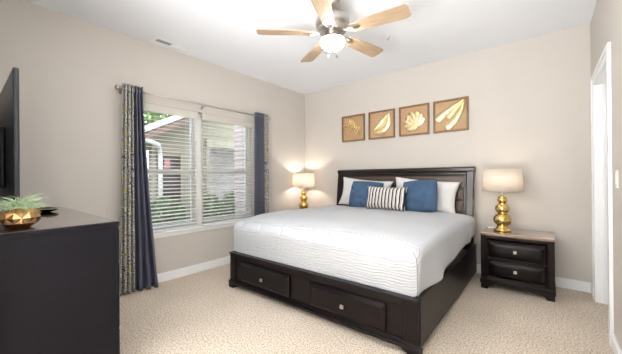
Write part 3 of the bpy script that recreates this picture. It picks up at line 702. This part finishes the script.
bm = bmesh.new(); lathe(bm, [(0, -.268), (.062, -.268), (.066, -.28), (.058, -.305), (.078, -.315), (.1, -.325), (.104, -.335), (0, -.335)], 36, cap=False); obj('light_fitter', bm, 'nickel', fan, smooth=True)
bm = bmesh.new(); lathe(bm, [(.100, -.334), (.106, -.345), (.106, -.365), (.098, -.382), (.08, -.402), (.05, -.416), (.02, -.422), (0, -.423)], 40, cap=False); obj('glass_bowl', bm, 'globe', fan, smooth=True)
bm = bmesh.new(); lathe(bm, [(0, -.42), (.012, -.421), (.014, -.427), (.006, -.436), (0, -.439)], 16, cap=False); obj('finial', bm, 'nickel', fan, smooth=True)
for a, ln in ((-37, .19), (-74, .19)):
    bm = bmesh.new(); c, s = cos(radians(a))*.066, sin(radians(a))*.066
    c2_, s2_ = c*1.66, s*1.66
    tube(bm, [(c, s, -.30), (c2_, s2_, -.318), (c2_, s2_, -.50)], .0013, 5)
    ch = obj('pull_chain', bm, 'nickel', fan)
    bm = bmesh.new(); lathe(bm, [(0, -.5), (.005, -.502), (.006, -.53), (.003, -.536), (0, -.536)], 10, cap=False, c=(c2_, s2_, 0)); obj('pull_knob', bm, 'vent_cav' if a > -50 else 'plastic', ch, smooth=True)
for k in range(5):
    ang = radians(223-72*k)
    # blade iron
    bm = bmesh.new(); Rm = Matrix.Rotation(ang, 4, 'Z')
    tube(bm, [(.09, 0, -.262), (.13, .012, -.275), (.165, .03, -.282), (.2, .034, -.281)], .007, 8); tube(bm, [(.09, 0, -.262), (.13, -.012, -.275), (.165, -.03, -.282), (.2, -.034, -.281)], .007, 8)
    prism(bm, [(.19, -.042), (.235, -.03), (.262, 0), (.235, .03), (.19, .042), (.2, 0)], 'z', -.286, -.281)
    bm.transform(Rm); obj('blade_iron', bm, 'nickel', fan, smooth=False)
    bm = bmesh.new(); out = []
    L0, L1 = .175, .66
    for x, wv_ in ((L0, .05), (.25, .06), (.4, .069), (.56, .075), (.63, .074), (.65, .066), (L1, .048)): out.append((x, wv_))
    poly = [(x, -w_) for x, w_ in out]+[(x, w_) for x, w_ in out[::-1]]
    prism(bm, poly, 'z', -.0035, .0035); o = obj('blade', bm, 'blade', fan, bevel=.0015)
    o.matrix_local = Matrix.Translation((0, 0, -.278)) @ Rm @ Matrix.Rotation(radians(-11), 4, 'X')

# ------------------------------------------------------------ ceiling vent, sprinkler, switch
vt = thing('ceiling_vent', 'small white rectangular louvred vent in the ceiling above the window', 'vent', (-3.33, 1.56, H))
boxes('vent_frame', [(-.075, .075, -.205, -.165, -.008, 0), (-.075, .075, .165, .205, -.008, 0), (-.075, -.035, -.165, .165, -.008, 0), (.035, .075, -.165, .165, -.008, 0), (-.035, .035, -.006, .006, -.008, 0)], 'trim', vt, bevel=.002)
boxes('duct_back', [(-.034, .034, -.164, .164, -.0025, -.0005)], 'vent_cav', vt)
for s in (0, 1):
    bm = bmesh.new(); y0, y1 = ((-.164, -.007), (.007, .164))[s]
    for q in range(5):
        x = -.03+q*.014; sl = -.006 if s == 0 else .008
        v = [bm.verts.new(c) for c in ((x, y0, -.009), (x, y1, -.009), (x+sl, y1, -.003), (x+sl, y0, -.003))]; bm.faces.new(v)
        v2 = [bm.verts.new((c.co.x+.0015, c.co.y, c.co.z)) for c in v]; bm.faces.new(v2[::-1])
        for i in range(4): bm.faces.new((v[i], v[(i+1) % 4], v2[(i+1) % 4], v2[i]))
    obj('louvre', bm, 'trim', vt)
sp = thing('sprinkler_head', 'tiny metal fire sprinkler head on the ceiling beyond the fan blades', 'sprinkler', (-1.345, 3.008, H)); sp.scale = (.75,)*3
bm = bmesh.new(); lathe(bm, [(0, 0), (.034, 0), (.034, -.004), (.012, -.008), (.009, -.02), (0, -.02)], 20, cap=False); obj('escutcheon', bm, 'plastic', sp, smooth=True)
bm = bmesh.new(); tube(bm, [(-.009, 0, -.018), (-.012, 0, -.03), (0, 0, -.042)], .002, 6); tube(bm, [(.009, 0, -.018), (.012, 0, -.03), (0, 0, -.042)], .002, 6); lathe(bm, [(0, -.04), (.014, -.041), (.014, -.043), (0, -.043)], 12, cap=False); obj('deflector', bm, 'nickel', sp)
sw = thing('light_switch', 'white light switch plate on the right wall beside the doorway', 'light switch', (XR, 2.70, 1.17))
boxes('wall_plate', [(-.006, 0, -.036, .036, -.058, .058)], 'plastic', sw, bevel=.003)
boxes('rocker', [(-.010, -.006, -.017, .017, -.033, .033)], 'plastic', sw, bevel=.002)

# ------------------------------------------------------------ dresser, TV, planter, dish
DX1, DYF, DH = -1.997, .611, .945
dr = thing('dresser', 'tall dark charcoal dresser cut off by the left edge, seen from its end', 'dresser', (-2.73, .36, 0))
dx, dy = -2.73, .36
x0, x1, y0, y1 = -1.47/2+.0, DX1-dx, .07-dy+.0, DYF-dy
boxes('carcass', [(x0+.004, x1-.004, y0+.001, y1-.004, .06, DH-.024)], 'dresser', dr, bevel=.002)
boxes('end_frame', [(x1-.008, x1, y1-.02, y1, .0, DH-.024), (x1-.008, x1, y0, y0+.02, .0, DH-.024), (x1-.008, x1, y0+.02, y1-.02, DH-.044, DH-.024), (x1-.008, x1, y0+.02, y1-.02, .06, .1)], 'dresser', dr, bevel=.002)
boxes('top', [(x0, x1+.004, y0, y1+.004, DH-.024, DH-.003)], 'dresser', dr, bevel=.003)
boxes('polished_surface', [(x0+.002, x1+.001, y0+.002, y1+.001, DH-.003, DH)], 'top_gloss', dr, bevel=.001)
boxes('plinth', [(x0+.01, x1-.008, y0+.01, y1-.03, 0, .06)], 'dresser', dr)
for c0, c1 in ((x0+.03, -.01), (.01, x1-.03)):
    for k in range(4):
        z0 = .09+k*.204; dw = boxes('drawer', [(c0, c1, y1-.004, y1+.012, z0, z0+.192)], 'dresser', dr, bevel=.004)
        bm = bmesh.new(); lathe(bm, [(0, 0), (.007, 0), (.006, .012), (.014, .018), (.014, .024), (0, .027)], 14, cap=False); kb = obj('knob', bm, 'nickel', dw, smooth=True)
        kb.rotation_euler = (-pi/2, 0, 0); kb.location = ((c0+c1)/2, y1+.012, z0+.096)
tv = thing('television', 'black flat-screen television at the left edge, seen from behind its side', 'television', (-2.86, .23, DH))
tx = (-3.42+2.86, -2.30+2.86)
boxes('housing', [(tx[0], tx[1], -.034, -.010, .10, .885)], 'tv', tv, bevel=.006)
boxes('rear_cover', [(tx[0]+.2, tx[1]-.42, -.062, -.034, .2, .6)], 'tv', tv, bevel=.012)
boxes('screen', [(tx[0]+.008, tx[1]-.008, -.0105, -.0085, .115, .877)], 'screen', tv)
boxes('neck', [(-.06, .06, -.034, -.014, .012, .2)], 'tv', tv, bevel=.004)
boxes('stand_foot', [(-.25, .25, -.12, .12, 0, .012)], 'tv', tv, bevel=.004)

pot = thing('planter', 'faceted copper-gold planter with spiky pale green air plants on the dresser end', 'plant', (-2.165, .207, DH)); pot.scale = (.82,)*3
bm = bmesh.new(); S = 8; prof = [(.050, 0), (.084, .032), (.096, .066), (.088, .100), (.068, .128)]
R_ = [[bm.verts.new((r*cos(2*pi*(k+.5*(q % 2))/S), r*sin(2*pi*(k+.5*(q % 2))/S), z)) for k in range(S)] for q, (r, z) in enumerate(prof)]
for q in range(3):
    for k in range(S):
        l_, r_ = (R_[q+1][k-1], R_[q+1][k]) if q % 2 == 0 else (R_[q+1][k], R_[q+1][(k+1) % S])
        bo, to = R_[q][k], R_[q+2][k]
        c_ = (l_.co+r_.co+bo.co+to.co)/4; h_ = Vector((c_.x, c_.y, 0)).normalized()
        ap = bm.verts.new(c_+h_*.017)
        for a_, b_ in ((bo, r_), (r_, to), (to, l_), (l_, bo)): bm.faces.new((a_, b_, ap))
for k in range(S):
    bm.faces.new((R_[0][k], R_[0][(k+1) % S], R_[1][k])); bm.faces.new((R_[4][(k+1) % S], R_[4][k], R_[3][k]))
bm.faces.new(R_[0][::-1])
ri = [bm.verts.new((v.co.x*.9, v.co.y*.9, .128)) for v in R_[4]]; rd = [bm.verts.new((v.co.x*.85, v.co.y*.85, .112)) for v in R_[4]]
for A, Bq in ((R_[4], ri), (ri, rd)):
    for k in range(S): bm.faces.new((A[k], A[(k+1) % S], Bq[(k+1) % S], Bq[k]))
bm.faces.new(rd); obj('pot', bm, 'gold_pot', pot)
bm = bmesh.new()
rnd = random.Random(5)
for cxx, cyy, cnt, hh in ((-.03, 0, 55, 1.2), (.04, .03, 50, .95), (.02, -.03, 34, 1.0)):
    for k in range(cnt):
        a = rnd.uniform(0, 2*pi); L_ = rnd.uniform(.07, .145)*hh; el = rnd.uniform(.45, 1.4); p = Vector((cxx, cyy, .115)); pts = [p.copy()]; d = Vector((cos(a)*cos(el), sin(a)*cos(el), sin(el)))
        for s in range(6):
            p = p+d*L_/6; d = (d+Vector((cos(a)*.12, sin(a)*.12, -.2*rnd.uniform(.5, 1.3)))).normalized(); 
            if p.z < .015: p.z = .015
            pts.append(p.copy())
        tube(bm, pts, .0062, 5, .0009)
lv = obj('leaves', bm, 'plant', pot, smooth=True); lv['kind'] = 'stuff'
dish = thing('decorative_bowl', 'shallow black bowl with a gold rim on the dresser, beyond the plant', 'bowl', (-3.03, .435, DH)); dish.scale = (.85, .85, .7)
def bowl_r(a): return 1
bm = bmesh.new(); S = 40
def ringd(r, z, curl=0): return [bm.verts.new((r*1.35*cos(2*pi*k/S), r*.75*sin(2*pi*k/S), z+curl*.7*abs(cos(2*pi*k/S))**2)) for k in range(S)]
rs = [ringd(.035, 0), ringd(.045, .004), ringd(.09, .018, .006), ringd(.12, .03, .018), ringd(.116, .032, .018), ringd(.085, .022, .006), ringd(.04, .009)]
for A, Bq in zip(rs, rs[1:]):
    for k in range(S): bm.faces.new((A[k], A[(k+1) % S], Bq[(k+1) % S], Bq[k]))
bm.faces.new(rs[0][::-1]); bm.faces.new(rs[-1]); obj('bowl', bm, 'black', dish, smooth=True)
bm = bmesh.new(); pts = [(.118*1.35*cos(2*pi*k/S), .118*.75*sin(2*pi*k/S), .0325+.018*abs(cos(2*pi*k/S))**2*.7) for k in range(S+1)]; tube(bm, pts, .0035, 6); obj('rim', bm, 'gold_leaf', dish, smooth=True)

# ------------------------------------------------------------ outside the window
GZ = -.15
g = struct('ground', [(-24, XL-T, -14, 22, GZ-.1, GZ)], 'ground')
nb = thing('neighboring_house', 'beige sided house wing across the yard with brown eave and brick pillar', 'building', (-6.5, 3.8, GZ))
def W(x0, x1, y0, y1, z0, z1): return (x0+6.5, x1+6.5, y0-3.8, y1-3.8, z0-GZ, z1-GZ)
boxes('siding_wall', [W(-9.0, -8.8, -3, 3.0, GZ, 2.3)], 'siding', nb)
rk = lambda y: 2.10+.516*(y-2.499)+.03
bm = bmesh.new(); prism(bm, [(y-3.8, z-GZ) for y, z in ((2.62, GZ), (3.93, GZ), (3.93, 2.15), (6.3, 2.15), (6.3, rk(6.3)), (2.62, rk(2.62)))], 'x', -.2, 0); obj('gable_wall', bm, 'siding', nb)
boxes('corner_trim', [W(-6.49, -6.47, 3.86, 3.95, GZ, 2.15), W(-6.49, -6.47, 2.60, 2.68, GZ, 2.35)], 'soffit', nb)
boxes('porch_beam', [W(-6.49, -6.44, 3.86, 5.0, 1.98, 2.16)], 'soffit', nb)
boxes('porch_wall', [W(-8.3, -8.1, 3.95, 7.5, GZ, 2.3)], 'stone', nb)
boxes('porch_ceiling', [W(-8.1, -6.7, 3.93, 7.0, 2.3, 2.4)], 'soffit', nb)
# raking eave: soffit, fascia board, roof
def rake(name, mt, y0, z0, y1, z1, xa, xb, d0, d1, par):
    bm = bmesh.new(); prism(bm, [(y0-3.8, z0+d0-GZ), (y1-3.8, z1+d0-GZ), (y1-3.8, z1+d1-GZ), (y0-3.8, z0+d1-GZ)], 'x', xa+6.5, xb+6.5); return obj(name, bm, mt, par)
sl = (2.726-2.201)/(3.516-2.499); ya = 1.9; za = 2.10+sl*(ya-2.499); yb = 6.6; zb = 2.10+sl*(yb-2.499)
rake('fascia', 'fascia', ya, za, yb, zb, -6.14, -6.10, -.05, .08, nb)
rake('roof', 'roof', ya-.05, za, yb, zb, -9.0, -6.08, .08, .14, nb)
rake('soffit', 'soffit', ya, za, yb, zb, -8.9, -6.14, .02, .06, nb)
bm = bmesh.new(); tube(bm, [(.36, 2.05-3.8, 1.98-GZ), (.36, 2.35-3.8, 1.97-GZ), (.3, 2.62-3.8, 1.9-GZ), (.08, 2.74-3.8, 1.8-GZ), (.06, 2.76-3.8, 1.65-GZ), (.06, 2.76-3.8, .02)], .045, 10); obj('downspout', bm, 'plastic', nb, smooth=True)
wd = boxes('window', [W(-6.5, -6.48, 2.78, 3.22, .5, 1.72)], 'dark_glass', nb)
boxes('window_frame', [W(-6.5, -6.465, 2.73, 2.78, .45, 1.77), W(-6.5, -6.465, 3.22, 3.26, .45, 1.77)], 'soffit', wd)
boxes('sign', [W(-6.48, -6.47, 2.86, 2.98, 1.42, 1.62)], 'red', nb)
boxes('brick_pillar', [W(-5.25, -4.85, 3.80, 4.35, GZ, 3.2)], 'brick', nb)
boxes('garage_window', [W(-8.8, -8.76, 2.0, 2.5, .7, 1.9)], 'dark_glass', nb)
def foliage(bm, c, r, n, sz, rnd, flat=1):
    for i in range(n):
        v = Vector((rnd.gauss(0, 1), rnd.gauss(0, 1), rnd.gauss(0, 1))).normalized()*(rnd.uniform(.65, 1)); p = Vector(c)+Vector((v.x*r[0], v.y*r[1], v.z*r[2]))
        a = Vector((rnd.gauss(0, 1), rnd.gauss(0, 1), rnd.gauss(0, 1))).normalized(); b = a.orthogonal().normalized()
        q = [bm.verts.new(p+a*sz*rnd.uniform(.7, 1.2)), bm.verts.new(p+b*sz*.45), bm.verts.new(p-a*sz), bm.verts.new(p-b*sz*.45)]; bm.faces.new(q)
rnd = random.Random(11)
for i, (yy, lb) in enumerate(((1.6, 'clipped green shrub under the left side of the window view'), (2.45, 'clipped green shrub below the neighbouring downspout'), (3.3, 'clipped green shrub seen right of the window mullion'), (4.2, 'clipped green shrub in front of the brick pillar'))):
    t = thing('shrub', lb, 'shrub', (-5.5 if i < 3 else -5.85, yy, GZ), 0, None)
    bm = bmesh.new(); foliage(bm, (0, 0, .55), (.33, .38, .48), 1500, .045, rnd); f = obj('foliage', bm, 'hedge', t); f['kind'] = 'stuff'
    bm = bmesh.new(); tube(bm, [(0, 0, 0), (.02, .01, .5)], .02, 8); obj('stem', bm, 'bark', t)
for (tx_, ty_, lb) in ((-13, 5.5, 'leafy tree rising behind the roof of the sided house'),):
    t = thing('tree', lb, 'tree', (tx_, ty_, GZ)); bm = bmesh.new(); tube(bm, [(0, 0, 0), (.1, .1, 2), (0, .2, 4)], .16, 10, .08); obj('trunk', bm, 'bark', t, smooth=True)
    bm = bmesh.new()
    for q in range(9): foliage(bm, (rnd.uniform(-1, 1), rnd.uniform(-1.3, 1.3), rnd.uniform(3.0, 4.5)), (.8, .8, .6), 380, .15, rnd)
    f = obj('crown', bm, 'tree', t); f['kind'] = 'stuff'
